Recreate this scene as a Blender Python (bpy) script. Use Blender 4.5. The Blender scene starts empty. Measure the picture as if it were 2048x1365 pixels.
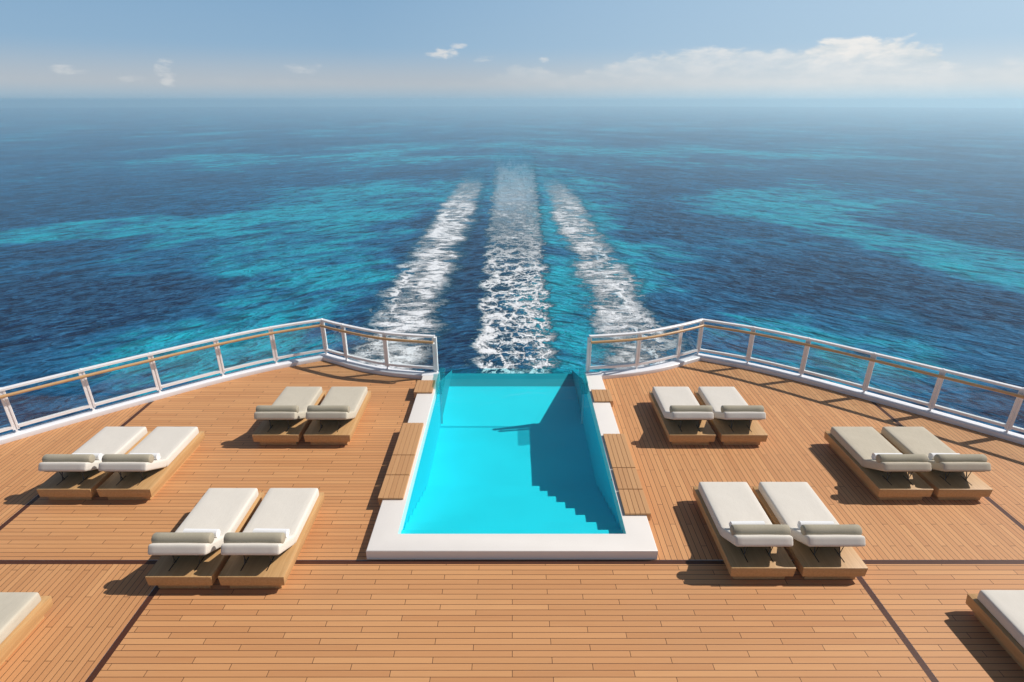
import bpy, bmesh, math, random
from mathutils import Vector, Matrix, noise as mnoise
random.seed(7)
R = math.radians
C = bpy.context.scene.collection
SEA = -18.0
CAMZ = 7.0

# ------------------------------------------------------------------ helpers
def tag(o, label=None, cat=None, group=None, kind=None):
    if label: o['label'] = label
    if cat: o['category'] = cat
    if group: o['group'] = group
    if kind: o['kind'] = kind
    return o

def thing(name, label, cat, loc=(0, 0, 0), group=None):
    o = bpy.data.objects.new(name, None)
    o.empty_display_size = 0.2
    C.objects.link(o); o.location = loc
    return tag(o, label, cat, group)

def obj(name, bm, mats, parent=None, smooth=False, angle=None):
    me = bpy.data.meshes.new(name)
    bmesh.ops.recalc_face_normals(bm, faces=bm.faces)
    bm.to_mesh(me); bm.free()
    if not isinstance(mats, (list, tuple)): mats = [mats]
    for m in mats: me.materials.append(m)
    if smooth:
        me.polygons.foreach_set('use_smooth', [True] * len(me.polygons))
        if angle is not None:
            me.set_sharp_from_angle(angle=R(angle))
    o = bpy.data.objects.new(name, me)
    C.objects.link(o)
    if parent: o.parent = parent
    return o

def copy_tree(o, parent=None):
    c = o.copy(); C.objects.link(c); c.parent = parent
    for ch in list(o.children): copy_tree(ch, c)
    return c

def box(bm, x0, x1, y0, y1, z0, z1, bev=0.0, seg=2, mi=0):
    b = bmesh.new()
    bmesh.ops.create_cube(b, size=1)
    for v in b.verts:
        v.co = Vector(((x0+x1)/2 + v.co.x*(x1-x0), (y0+y1)/2 + v.co.y*(y1-y0), (z0+z1)/2 + v.co.z*(z1-z0)))
    if bev > 0:
        bmesh.ops.bevel(b, geom=b.edges[:], offset=bev, segments=seg, affect='EDGES', profile=0.5)
    merge(bm, b, mi=mi)

def merge(bm, b, mat=None, mi=0):
    if mat is not None: bmesh.ops.transform(b, matrix=mat, verts=b.verts)
    me = bpy.data.meshes.new('tmp')
    for f in b.faces: f.material_index = mi
    b.to_mesh(me); b.free()
    n = len(bm.faces)
    bm.from_mesh(me)
    bm.faces.ensure_lookup_table()
    for i in range(n, len(bm.faces)): bm.faces[i].material_index = mi
    bpy.data.meshes.remove(me)

def sweep(bm, path, prof, closed_prof=True, cap=True, up=Vector((0, 0, 1))):
    """sweep a profile (list of (side, z)) along a 3D path; side axis = horizontal normal"""
    n = len(path); rings = []
    for i, p in enumerate(path):
        p = Vector(p)
        if i == 0: t = (Vector(path[1]) - p)
        elif i == n-1: t = (p - Vector(path[i-1]))
        else:
            a = (p - Vector(path[i-1])).normalized(); b = (Vector(path[i+1]) - p).normalized()
            t = a + b
        t.z = 0; t.normalize()
        s = Vector((-t.y, t.x, 0))
        k = 1.0
        if 0 < i < n-1:
            a = (p - Vector(path[i-1])); a.z = 0; a.normalize()
            k = 1.0 / max(0.5, a.dot(t))
        rings.append([bm.verts.new(p + s*q[0]*k + up*q[1]) for q in prof])
    m = len(prof)
    for i in range(n-1):
        for j in range(m if closed_prof else m-1):
            a, b = rings[i], rings[i+1]
            bm.faces.new((a[j], a[(j+1) % m], b[(j+1) % m], b[j]))
    if cap and closed_prof:
        bm.faces.new(rings[0]); bm.faces.new(rings[-1][::-1])

def circ(r, n=12, cx=0, cz=0):
    return [(cx + r*math.cos(2*math.pi*i/n), cz + r*math.sin(2*math.pi*i/n)) for i in range(n)]

def rounded(bm, sx, sy, sz, r, nx=10, ny=20, nz=4, puff=0.0, wr=0.0, seed=0.0, mat=None):
    """soft rounded box centred on the origin, top gently crowned, faint wrinkles"""
    b = bmesh.new()
    hx, hy, hz = sx/2, sy/2, sz/2
    def axis(h, n):
        pts = [-h, -h + r*0.3, -h + r]
        pts += [-h + r + (2*h - 2*r)*i/n for i in range(1, n)]
        pts += [h - r, h - r*0.3, h]
        return pts
    ax, ay, az = axis(hx, nx), axis(hy, ny), axis(hz, nz)
    vs = {}
    def V(i, j, k):
        key = (i, j, k)
        if key not in vs:
            vs[key] = b.verts.new((ax[i], ay[j], az[k]))
        return vs[key]
    X, Y, Z = len(ax)-1, len(ay)-1, len(az)-1
    for i in range(X):
        for j in range(Y):
            b.faces.new((V(i, j, 0), V(i, j+1, 0), V(i+1, j+1, 0), V(i+1, j, 0)))
            b.faces.new((V(i, j, Z), V(i+1, j, Z), V(i+1, j+1, Z), V(i, j+1, Z)))
    for i in range(X):
        for k in range(Z):
            b.faces.new((V(i, 0, k), V(i+1, 0, k), V(i+1, 0, k+1), V(i, 0, k+1)))
            b.faces.new((V(i, Y, k), V(i, Y, k+1), V(i+1, Y, k+1), V(i+1, Y, k)))
    for j in range(Y):
        for k in range(Z):
            b.faces.new((V(0, j, k), V(0, j, k+1), V(0, j+1, k+1), V(0, j+1, k)))
            b.faces.new((V(X, j, k), V(X, j+1, k), V(X, j+1, k+1), V(X, j, k+1)))
    for v in b.verts:
        c = v.co
        inner = Vector((max(-hx+r, min(hx-r, c.x)), max(-hy+r, min(hy-r, c.y)), max(-hz+r, min(hz-r, c.z))))
        d = c - inner
        if d.length > 1e-6:
            c = inner + d.normalized()*r
        u = 1-(c.x/hx)**2; w = 1-(c.y/hy)**2
        up = max(0, c.z/hz)
        c = c + Vector((0, 0, puff*up*max(0, u)**0.5*max(0, w)**0.5))
        side = (1-(c.z/hz)**2) if abs(c.z) < hz else 0
        c.x += math.copysign(puff*0.5*side, c.x) if abs(c.x) > hx-r-1e-4 else 0
        if wr:
            nz_ = mnoise.noise(Vector((c.x*3.1+seed, c.y*2.3, c.z*4)))
            c.z += wr*nz_*max(0, up)
        v.co = c
    merge(bm, b, mat)

def cyl_x(bm, r, L, seg=28, mat=None, round_=0.015):
    """roll lying along X with soft ends"""
    b = bmesh.new()
    prof = [(0.0, -L/2), (r*0.72, -L/2), (r-round_*0.4, -L/2+round_*0.35), (r, -L/2+round_)]
    prof += [(r*(1+0.006*math.sin(t*9)), -L/2+round_+(L-2*round_)*t) for t in [i/8 for i in range(1, 8)]]
    prof += [(r, L/2-round_), (r-round_*0.4, L/2-round_*0.35), (r*0.72, L/2), (0.0, L/2)]
    rings = []
    for (rr, x) in prof:
        if rr == 0: rings.append([b.verts.new((x, 0, 0))])
        else: rings.append([b.verts.new((x, rr*math.cos(2*math.pi*i/seg), rr*math.sin(2*math.pi*i/seg))) for i in range(seg)])
    for a, c in zip(rings[:-1], rings[1:]):
        for i in range(seg):
            if len(a) == 1: b.faces.new((a[0], c[i], c[(i+1) % seg]))
            elif len(c) == 1: b.faces.new((a[i], c[0], a[(i+1) % seg]))
            else: b.faces.new((a[i], c[i], c[(i+1) % seg], a[(i+1) % seg]))
    merge(bm, b, mat)

# ------------------------------------------------------------------ node DSL
class G:
    def __init__(s, name, world=False):
        if world:
            s.m = bpy.data.worlds.new(name); bpy.context.scene.world = s.m
        else:
            s.m = bpy.data.materials.new(name)
        s.m.use_nodes = True
        s.nt = s.m.node_tree; s.nt.nodes.clear()
        s.out = s.nt.nodes.new('ShaderNodeOutputWorld' if world else 'ShaderNodeOutputMaterial')
    def n(s, t, **kw):
        nd = s.nt.nodes.new(t)
        for k, v in kw.items():
            if k.startswith('_'): setattr(nd, k[1:], v)
            else: s.set(nd, k, v)
        return nd
    def set(s, nd, k, v):
        inp = nd.inputs[int(k[1:])] if (k[0] == 'i' and k[1:].isdigit()) else nd.inputs[k.replace('__', ' ')]
        if isinstance(v, bpy.types.NodeSocket): s.nt.links.new(v, inp)
        elif isinstance(v, bpy.types.Node): s.nt.links.new(v.outputs[0], inp)
        else: inp.default_value = v
    def ma(s, op, a, b=0.0, c=None, clamp=False):
        nd = s.nt.nodes.new('ShaderNodeMath'); nd.operation = op; nd.use_clamp = clamp
        s.set(nd, 'i0', a); s.set(nd, 'i1', b)
        if c is not None: s.set(nd, 'i2', c)
        return nd.outputs[0]
    def add(s, a, b): return s.ma('ADD', a, b)
    def sub(s, a, b): return s.ma('SUBTRACT', a, b)
    def mul(s, a, b): return s.ma('MULTIPLY', a, b)
    def div(s, a, b): return s.ma('DIVIDE', a, b)
    def mx(s, a, b): return s.ma('MAXIMUM', a, b)
    def mn(s, a, b): return s.ma('MINIMUM', a, b)
    def step(s, x, lo, hi, t='SMOOTHSTEP', a=0.0, b=1.0):
        nd = s.nt.nodes.new('ShaderNodeMapRange'); nd.interpolation_type = t; nd.clamp = True
        s.set(nd, 'i0', x); nd.inputs[1].default_value = lo; nd.inputs[2].default_value = hi
        nd.inputs[3].default_value = a; nd.inputs[4].default_value = b
        return nd.outputs[0]
    def xyz(s, v):
        nd = s.nt.nodes.new('ShaderNodeSeparateXYZ'); s.set(nd, 'i0', v)
        return nd.outputs
    def vec(s, x=0.0, y=0.0, z=0.0):
        nd = s.nt.nodes.new('ShaderNodeCombineXYZ')
        s.set(nd, 'i0', x); s.set(nd, 'i1', y); s.set(nd, 'i2', z)
        return nd.outputs[0]
    def noise(s, v, scale, detail=3.0, rough=0.5, dist=0.0):
        nd = s.nt.nodes.new('ShaderNodeTexNoise')
        s.set(nd, 'Vector', v); s.set(nd, 'Scale', scale); s.set(nd, 'Detail', detail)
        s.set(nd, 'Roughness', rough); s.set(nd, 'Distortion', dist)
        return nd.outputs[0]
    def mix(s, f, a, b, mode='MIX'):
        nd = s.nt.nodes.new('ShaderNodeMix'); nd.data_type = 'RGBA'; nd.blend_type = mode
        for idx, v in ((0, f), (6, a), (7, b)):
            if isinstance(v, bpy.types.NodeSocket): s.nt.links.new(v, nd.inputs[idx])
            else: nd.inputs[idx].default_value = v
        return nd.outputs[2]
    def pr(s, **kw):
        nd = s.nt.nodes.new('ShaderNodeBsdfPrincipled')
        for k, v in kw.items(): s.set(nd, k, v)
        return nd
    def schlick(s, f0=0.04, nrm=None):
        ge = s.nt.nodes.new('ShaderNodeNewGeometry')
        d = s.nt.nodes.new('ShaderNodeVectorMath'); d.operation = 'DOT_PRODUCT'
        s.set(d, 'i0', nrm or ge.outputs['Normal']); s.set(d, 'i1', ge.outputs['Incoming'])
        c = s.ma('ABSOLUTE', d.outputs['Value'])
        k = s.ma('POWER', s.ma('SUBTRACT', 1.0, c, clamp=True), 5.0)
        return s.add(s.mul(k, 1.0-f0), f0)
    def bump(s, h, strength=0.3, dist=0.01):
        nd = s.nt.nodes.new('ShaderNodeBump')
        s.set(nd, 'Height', h); s.set(nd, 'Strength', strength); s.set(nd, 'Distance', dist)
        return nd.outputs[0]
    def surf(s, sh):
        s.nt.links.new(sh.outputs[0] if isinstance(sh, bpy.types.Node) else sh, s.out.inputs['Surface'])
        return s.m

def col(r, g, b): return (r, g, b, 1.0)

# ------------------------------------------------------------------ materials
def plank_mat(name, along_y, W=0.0975, L=1.62, offu=0.0, offv=0.0, cA=(0.53, 0.245, 0.100), cB=(0.71, 0.368, 0.160), objspace=False, joints=True, gap=0.008, period=3):
    g = G(name)
    if objspace:
        tc = g.nt.nodes.new('ShaderNodeTexCoord'); p = tc.outputs['Object']
    else:
        ge = g.nt.nodes.new('ShaderNodeNewGeometry'); p = ge.outputs['Position']
    x, y, z = g.xyz(p)[:3]
    u, v = (y, x) if along_y else (x, y)
    v = g.add(v, offv + 1000*W); u = g.add(u, offu + 600*L)
    vr = g.div(v, W); row = g.ma('FLOOR', vr); fv = g.mul(g.ma('FRACT', vr), W)
    rm = g.ma('MODULO', row, float(period))
    us = g.div(g.add(u, g.mul(rm, L/period)), L)
    cell = g.ma('FLOOR', us); fu = g.mul(g.ma('FRACT', us), L)
    seam = g.ma('LESS_THAN', fv, gap)
    # softened edges of the seam
    if joints: seam = g.mx(seam, g.ma('LESS_THAN', fu, gap))
    wn = g.nt.nodes.new('ShaderNodeTexWhiteNoise'); wn.noise_dimensions = '3D'
    g.set(wn, 'Vector', g.vec(row, cell if joints else 0.0, 3.0))
    rnd = wn.outputs['Value']
    # grain: long streaks along the plank, shifted per plank
    gu = g.add(g.mul(u, 1.3), g.mul(rnd, 37.0)); gv = g.mul(v, 55.0)
    gr = g.noise(g.vec(gu, gv, g.mul(rnd, 9.0)), 1.0, 4, 0.6, 0.4)
    gr2 = g.noise(g.vec(g.mul(u, 5.0), g.mul(v, 190.0), rnd), 1.0, 3, 0.6)
    wear = g.noise(p, 0.55, 4, 0.55)
    t = g.add(g.mul(rnd, 0.60), g.add(g.mul(gr, 0.55), g.mul(gr2, 0.25)))
    t = g.sub(t, 0.15)
    c = g.mix(t, (*cA, 1), (*cB, 1))
    wn2 = g.nt.nodes.new('ShaderNodeTexWhiteNoise'); wn2.noise_dimensions = '3D'
    g.set(wn2, 'Vector', g.vec(row, cell, 8.0))
    c = g.mix(g.mul(wn2.outputs['Value'], 0.26), c, col(0.52, 0.22, 0.09))
    c = g.mix(g.step(wear, 0.42, 0.75, a=0.0, b=0.16), c, col(0.50, 0.27, 0.13))
    c = g.mix(seam, c, col(0.05, 0.018, 0.008))
    h = g.add(g.mul(g.sub(1.0, seam), 1.0), g.mul(gr2, 0.12))
    bs = g.pr(Base__Color=c, Roughness=g.add(0.48, g.mul(gr, 0.2)), Normal=g.bump(h, 0.35, 0.003))
    bs.inputs['Specular IOR Level'].default_value = 0.3
    return g.surf(bs)

M = {}
M['deck_x'] = plank_mat('teak_planks_across', False)
M['deck_y'] = plank_mat('teak_planks_lengthwise', True)
M['pad'] = plank_mat('teak_pad_boards', True, W=0.0925, joints=False, cA=(0.55, 0.28, 0.13), cB=(0.64, 0.35, 0.165), gap=0.008)

def simple(name, c, rough=0.5, spec=0.5, nscale=0, namt=0.0, bscale=0, bstr=0.0, c2=None, sheen=0):
    g = G(name)
    tc = g.nt.nodes.new('ShaderNodeTexCoord'); p = tc.outputs['Object']
    cc = (*c, 1)
    if nscale:
        nn = g.noise(p, nscale, 4, 0.55)
        cc = g.mix(g.step(nn, 0.3, 0.75, a=0, b=namt), (*c, 1), (*(c2 or tuple(k*0.8 for k in c)), 1))
    kw = dict(Base__Color=cc, Roughness=rough)
    if bscale: kw['Normal'] = g.bump(g.noise(p, bscale, 3), bstr, 0.002)
    bs = g.pr(**kw); bs.inputs['Specular IOR Level'].default_value = spec
    if sheen: bs.inputs['Sheen Weight'].default_value = sheen
    return g.surf(bs)

M['inlay'] = simple('dark_hardwood_inlay', (0.085, 0.029, 0.015), 0.5, 0.3, 6, 0.5)
M['white_paint'] = simple('white_marine_paint', (0.83, 0.83, 0.86), 0.28, 0.5, 1.3, 0.12, c2=(0.70, 0.71, 0.74))
M['rail_white'] = simple('white_rail_paint', (0.92, 0.905, 0.91), 0.3, 0.5)
M['stone'] = simple('cream_stone', (0.86, 0.81, 0.76), 0.45, 0.35, 2.5, 0.25, 60, 0.08, c2=(0.79, 0.735, 0.68))
M['hand_wood'] = simple('varnished_handrail_wood', (0.60, 0.37, 0.18), 0.35, 0.4, 5, 0.5, c2=(0.52, 0.30, 0.13))
M['dark_metal'] = simple('bronze_metal', (0.06, 0.04, 0.025), 0.35, 0.5)
M['dark_slot'] = simple('dark_slot', (0.03, 0.018, 0.010), 0.6, 0.2)
M['steel'] = simple('brushed_steel', (0.5, 0.5, 0.5), 0.3, 0.5)

def lounger_wood():
    g = G('oiled_oak')
    tc = g.nt.nodes.new('ShaderNodeTexCoord'); p = tc.outputs['Object']
    x, y, z = g.xyz(p)[:3]
    gr = g.noise(g.vec(g.mul(x, 26.0), g.mul(y, 1.6), g.mul(z, 26.0)), 1.0, 5, 0.6, 0.6)
    big = g.noise(p, 1.5, 2)
    c = g.mix(g.step(gr, 0.3, 0.72), col(0.50, 0.285, 0.12), col(0.60, 0.365, 0.165))
    c = g.mix(g.step(big, 0.4, 0.7, b=0.25), c, col(0.50, 0.28, 0.11))
    bs = g.pr(Base__Color=c, Roughness=0.45, Normal=g.bump(gr, 0.1, 0.002))
    bs.inputs['Specular IOR Level'].default_value = 0.35
    return g.surf(bs)
M['oak'] = lounger_wood()

def fabric(name, c, c2, weave=0.25):
    g = G(name)
    tc = g.nt.nodes.new('ShaderNodeTexCoord'); p = tc.outputs['Object']
    x, y, z = g.xyz(p)[:3]
    w1 = g.ma('SINE', g.mul(x, 330.0)); w2 = g.ma('SINE', g.mul(g.add(y, g.mul(z, 0.7)), 330.0))
    wv = g.add(g.mul(w1, 0.5), g.mul(w2, 0.5))
    sl = g.noise(g.vec(g.mul(x, 60.0), g.mul(y, 7.0), g.mul(z, 60.0)), 1.0, 3, 0.6)
    soft = g.noise(p, 3.2, 3, 0.5)
    t = g.add(g.mul(sl, 0.6), g.mul(soft, 0.4))
    cc = g.mix(g.step(t, 0.32, 0.68), (*c, 1), (*c2, 1))
    h = g.add(g.mul(wv, weave), g.add(g.mul(sl, 0.4), g.mul(soft, 5.0)))
    bs = g.pr(Base__Color=cc, Roughness=0.9, Normal=g.bump(h, 0.35, 0.003))
    bs.inputs['Specular IOR Level'].default_value = 0.1
    bs.inputs['Sheen Weight'].default_value = 0.15
    return g.surf(bs)
M['white_cloth'] = fabric('white_cushion_fabric', (0.73, 0.675, 0.595), (0.77, 0.715, 0.635))
M['cream_cloth'] = fabric('cream_cushion_fabric', (0.70, 0.65, 0.58), (0.74, 0.69, 0.62))
M['taupe_cloth'] = fabric('taupe_cushion_fabric', (0.55, 0.485, 0.375), (0.61, 0.54, 0.425), 0.4)
M['sage_cloth'] = fabric('pale_taupe_cushion_fabric', (0.555, 0.50, 0.40), (0.61, 0.55, 0.445), 0.4)
M['bolster'] = fabric('olive_grey_bolster_fabric', (0.39, 0.345, 0.255), (0.45, 0.40, 0.305), 0.45)
M['towel'] = fabric('white_terry_towel', (0.86, 0.86, 0.87), (0.90, 0.90, 0.90), 0.6)

def clear_glass(name, tint=(0.9, 0.97, 0.98), refl=0.12, rough=0.0):
    g = G(name)
    tr = g.n('ShaderNodeBsdfTransparent', Color=(*tint, 1))
    gl = g.n('ShaderNodeBsdfGlossy', Color=col(0.95, 1, 1), Roughness=rough)
    ms = g.n('ShaderNodeMixShader')
    g.set(ms, 'i0', g.schlick(0.035)); g.set(ms, 'i1', tr); g.set(ms, 'i2', gl)
    return g.surf(ms)
M['rail_glass'] = clear_glass('railing_glass', (0.955, 0.985, 0.99))
M['edge_glass'] = clear_glass('teal_edge_glass', (0.84, 0.97, 0.97))
def frosted_teal():
    g = G('aqua_acrylic')
    tr = g.n('ShaderNodeBsdfTransparent', Color=col(0.62, 0.90, 0.91))
    df = g.pr(Base__Color=col(0.01, 0.40, 0.46), Roughness=0.12)
    ms = g.n('ShaderNodeMixShader'); g.set(ms, 'i0', 0.24); g.set(ms, 'i1', tr); g.set(ms, 'i2', df)
    return g.surf(ms)
M['aqua'] = frosted_teal()
M['panel_glass'] = clear_glass('teal_panel_glass', (0.50, 0.88, 0.91))
M['weir'] = simple('dark_teal_weir', (0.004, 0.10, 0.14), 0.2, 0.5)
M['aqua_rim'] = simple('aqua_glass_rim', (0.10, 0.62, 0.66), 0.15, 0.6)

def pool_tile():
    g = G('cyan_pool_lining')
    ge = g.nt.nodes.new('ShaderNodeNewGeometry'); p = ge.outputs['Position']
    nn = g.noise(p, 0.9, 3)
    c = g.mix(g.step(nn, 0.3, 0.7), col(0.004, 0.68, 0.80), col(0.005, 0.72, 0.84))
    return g.surf(g.pr(Base__Color=c, Roughness=0.6))
M['pool'] = pool_tile()
M['pool_wall'] = simple('cyan_lining_darkened', (0.004, 0.56, 0.68), 0.6, 0.3, 1.0, 0.1)  # pool lining darkened to offset the extra sun on the side walls
M['tray_tint'] = simple('teal_tray_tint', (0.006, 0.30, 0.37), 0.6, 0.3, 1.2, 0.3)  # colours the added tray so the glass band above reads teal

def pool_water():
    g = G('clear_pool_water')
    ge = g.nt.nodes.new('ShaderNodeNewGeometry'); p = ge.outputs['Position']
    x, y, z = g.xyz(p)[:3]
    n1 = g.noise(g.vec(g.mul(x, 0.8), g.mul(y, 1.4), 0.0), 2.2, 3, 0.5, 0.6)
    n2 = g.noise(p, 9.0, 2)
    near = g.step(y, 11.6, 13.2, a=0.35, b=1.3)
    h = g.mul(g.add(n1, g.mul(n2, 0.2)), near)
    nrm = g.bump(h, 0.55, 0.06)
    tr = g.n('ShaderNodeBsdfTransparent', Color=col(0.80, 0.975, 0.985))
    gl = g.n('ShaderNodeBsdfGlossy', Color=col(1, 1, 1), Roughness=0.02, Normal=nrm)
    ms = g.n('ShaderNodeMixShader'); g.set(ms, 'i0', g.schlick(0.02, nrm)); g.set(ms, 'i1', tr); g.set(ms, 'i2', gl)
    return g.surf(ms)
M['pool_water'] = pool_water()

# ------------------------------------------------------------------ sea
def sea_material():
    g = G('open_sea')
    ge = g.nt.nodes.new('ShaderNodeNewGeometry'); p = ge.outputs['Position']
    x, y, z = g.xyz(p)[:3]
    ax = g.ma('SQRT', g.add(g.mul(x, x), 60.0))
    # coordinates along / across the diverging wake crests (about 40 degrees off the track)
    ca, sa = math.cos(R(38)), math.sin(R(38))
    al = g.sub(g.mul(ax, ca), g.mul(y, sa))      # along crest
    ac = g.add(g.mul(ax, sa), g.mul(y, ca))      # across crests
    sid = g.mul(x, 0.05); lid = g.mul(x, 0.014)
    # ---- waves
    def ridge(v, k=1.0):
        r = g.sub(1.0, g.ma('ABSOLUTE', g.sub(g.mul(v, 2.0), 1.0)))
        return r
    w_big = g.noise(g.vec(g.mul(al, 0.20), g.mul(ac, 0.40), sid), 1.0, 3, 0.55, 0.3)
    w_mid = g.noise(g.vec(g.mul(al, 0.27), g.mul(ac, 0.78), sid), 1.0, 3, 0.5, 0.6)
    w_fin = g.noise(g.vec(g.mul(al, 0.62), g.mul(ac, 1.75), sid), 1.0, 4, 0.6, 0.5)
    w_x = g.noise(g.vec(g.mul(x, 0.5), g.mul(y, 1.5), 4.0), 1.0, 3, 0.6, 0.3)
    h = g.add(g.mul(w_big, 1.5), g.add(g.mul(ridge(w_mid), 0.7), g.add(g.mul(ridge(w_fin), 0.30), g.mul(ridge(w_x), 0.16))))
    # ---- turquoise shallows
    warpx = g.sub(g.noise(g.vec(g.mul(al, 0.040), g.mul(ac, 0.060), lid), 1.0, 5, 0.62), 0.5)
    warpy = g.sub(g.noise(g.vec(g.mul(al, 0.030), g.mul(ac, 0.055), g.add(lid, 9.0)), 1.0, 4, 0.6), 0.5)
    wx = g.add(x, g.mul(warpx, 26.0)); wy = g.add(y, g.mul(warpy, 34.0))
    def ell(cx, cy, rx, ry, ang=0.0, s=1.0):
        dx = g.sub(wx, cx); dy = g.sub(wy, cy)
        c_, s_ = math.cos(R(ang)), math.sin(R(ang))
        a = g.div(g.add(g.mul(dx, c_), g.mul(dy, s_)), rx)
        b = g.div(g.sub(g.mul(dy, c_), g.mul(dx, s_)), ry)
        d = g.add(g.mul(a, a), g.mul(b, b))
        return g.mul(g.step(d, 0.0, 1.9, a=1.0, b=0.0), s)
    T = None
    for e in SHALLOWS:
        k = ell(*e); T = k if T is None else g.ma('ADD', T, k)
    T = g.ma('MINIMUM', T, 0.95)
    br = g.noise(g.vec(g.mul(al, 0.085), g.mul(ac, 0.17), g.add(lid, 2.0)), 1.0, 6, 0.66, 0.6)
    br2 = g.noise(g.vec(g.mul(al, 0.014), g.mul(ac, 0.030), g.add(lid, 5.0)), 1.0, 5, 0.62)
    far = g.step(y, 90.0, 420.0, a=0.0, b=1.0)
    t = g.add(g.mul(T, 0.85), g.add(g.mul(g.sub(br, 0.5), 2.6), g.mul(g.mul(g.sub(br2, 0.42), 3.4), g.add(far, 0.22))))
    turq = g.step(t, -0.25, 1.15, 'LINEAR')
    c = g.mix(g.step(turq, 0.0, 0.55), col(0.0002, 0.012, 0.066), col(0.0004, 0.100, 0.235))
    c = g.mix(g.step(turq, 0.45, 1.0), c, col(0.001, 0.46, 0.58))
    # pale crests and dark troughs painted in for sky reflection on the waves
    w_far = g.noise(g.vec(g.mul(al, 0.085), g.mul(ac, 0.20), sid), 1.0, 5, 0.62, 0.4)
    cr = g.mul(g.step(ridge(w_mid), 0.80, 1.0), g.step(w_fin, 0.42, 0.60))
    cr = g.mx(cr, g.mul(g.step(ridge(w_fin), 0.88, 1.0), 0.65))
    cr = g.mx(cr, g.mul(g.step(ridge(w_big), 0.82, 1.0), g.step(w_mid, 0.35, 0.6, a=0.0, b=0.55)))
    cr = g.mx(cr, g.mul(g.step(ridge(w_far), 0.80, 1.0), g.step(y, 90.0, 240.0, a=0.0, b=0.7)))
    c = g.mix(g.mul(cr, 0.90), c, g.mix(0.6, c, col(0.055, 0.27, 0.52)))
    tro = g.mx(g.step(w_mid, 0.32, 0.47, a=0.85, b=0.0), g.mx(g.step(w_big, 0.34, 0.46, a=0.6, b=0.0), g.mul(g.step(w_far, 0.36, 0.47, a=1.0, b=0.0), g.step(y, 90.0, 240.0, a=0.0, b=0.7))))
    c = g.mix(tro, c, g.mix(0.75, c, col(0.0002, 0.004, 0.030)))
    # ---- foam
    fwx = g.mul(g.sub(g.noise(g.vec(g.mul(x, 0.23), g.mul(y, 0.23), 0.0), 1.0, 4, 0.6), 0.5), 5.0)
    fx = g.add(x, fwx)
    wob = g.mul(g.sub(g.noise(g.vec(0.0, g.mul(y, 0.09), sid), 1.0, 3, 0.6), 0.5), 5.0)
    def band(cx, hw, soft, vx=None):
        d = g.ma('ABSOLUTE', g.sub(vx or fx, cx))
        d = g.sub(d, hw)
        return g.ma('SUBTRACT', 1.0, g.step_var(d, soft), clamp=True)
    def step_var(d, soft):
        return g.step(g.div(d, soft), -1.0, 1.0)
    g.step_var = step_var
    hwc = g.step(y, 45.0, 330.0, 'LINEAR', 3.7, 9.5)
    cen = band(g.step(y, 60.0, 330.0, 'LINEAR', 0.3, 1.6), hwc, g.step(y, 60.0, 260.0, 'LINEAR', 1.5, 4.2))
    hws = g.step(y, 50.0, 220.0, 'LINEAR', 4.0, 5.2)
    sw = g.add(fx, wob)
    lft = band(-13.4, hws, 2.6, sw)
    rgt = band(14.2, hws, 2.6, sw)
    cfade = g.step(g.add(y, g.mul(g.sub(g.noise(g.vec(g.mul(x, 0.3), g.mul(y, 0.02), 0.0), 1.0, 4, 0.6), 0.5), 200.0)), 130.0, 400.0, a=1.0, b=0.0)
    sfade = g.step(y, 120.0, 290.0, a=1.0, b=0.0)
    lft = g.mul(lft, sfade); rgt = g.mul(g.mul(rgt, sfade), 0.9)
    # cellular lace
    q = g.noise(g.vec(g.mul(x, 0.55), g.mul(y, 0.55), 0.0), 1.0, 4, 0.65)
    q2 = g.noise(g.vec(g.mul(x, 0.55), g.mul(y, 0.55), 20.0), 1.0, 4, 0.65)
    qx = g.mul(g.sub(q, 0.5), 3.2); qy = g.mul(g.sub(q2, 0.5), 3.2)
    def lace(sx_, sy_, w0, w1):
        vo = g.nt.nodes.new('ShaderNodeTexVoronoi'); vo.feature = 'DISTANCE_TO_EDGE'
        g.set(vo, 'Vector', g.vec(g.mul(g.add(x, qx), sx_), g.mul(g.add(y, qy), sy_), 0.0)); g.set(vo, 'Scale', 1.0)
        return g.step(vo.outputs['Distance'], w0, w1, a=1.0, b=0.0)
    fn = g.noise(g.vec(g.mul(x, 0.75), g.mul(y, 0.95), 0.0), 1.0, 7, 0.74, 0.3)       # froth
    fs = g.noise(g.vec(g.mul(x, 0.34), g.mul(y, 0.80), 3.0), 1.0, 8, 0.72, 0.9)       # sideways streaks
    fine = g.noise(g.vec(g.mul(x, 3.6), g.mul(y, 4.4), 0.0), 1.0, 4, 0.72)
    patch = g.noise(g.vec(g.mul(x, 0.16), g.mul(y, 0.13), 6.0), 1.0, 3, 0.6)
    pat2 = g.noise(g.vec(g.mul(x, 0.42), g.mul(y, 0.40), 16.0), 1.0, 4, 0.6)
    def net(sx_, sy_, off, w0, w1, amp=1.0):
        vo = g.nt.nodes.new('ShaderNodeTexVoronoi'); vo.feature = 'DISTANCE_TO_EDGE'
        g.set(vo, 'Vector', g.vec(g.mul(g.add(x, g.mul(qx, amp)), sx_), g.mul(g.add(y, g.mul(qy, amp)), sy_), off)); g.set(vo, 'Scale', 1.0)
        w = g.step(g.add(pat2, g.mul(g.sub(fine, 0.5), 0.5)), 0.30, 0.68, a=w0, b=w1)
        return g.step(g.div(vo.outputs['Distance'], w), 0.35, 1.0, a=1.0, b=0.0)
    nearl = g.step(y, 80.0, 140.0, a=1.0, b=0.0)
    xr = g.step(x, -2.5, 4.0)
    n_a = net(0.46, 0.36, 0.0, 0.015, 0.22)
    n_b = g.mul(net(1.15, 0.9, 3.0, 0.02, 0.28, 0.8), g.step(pat2, 0.34, 0.56))
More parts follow.
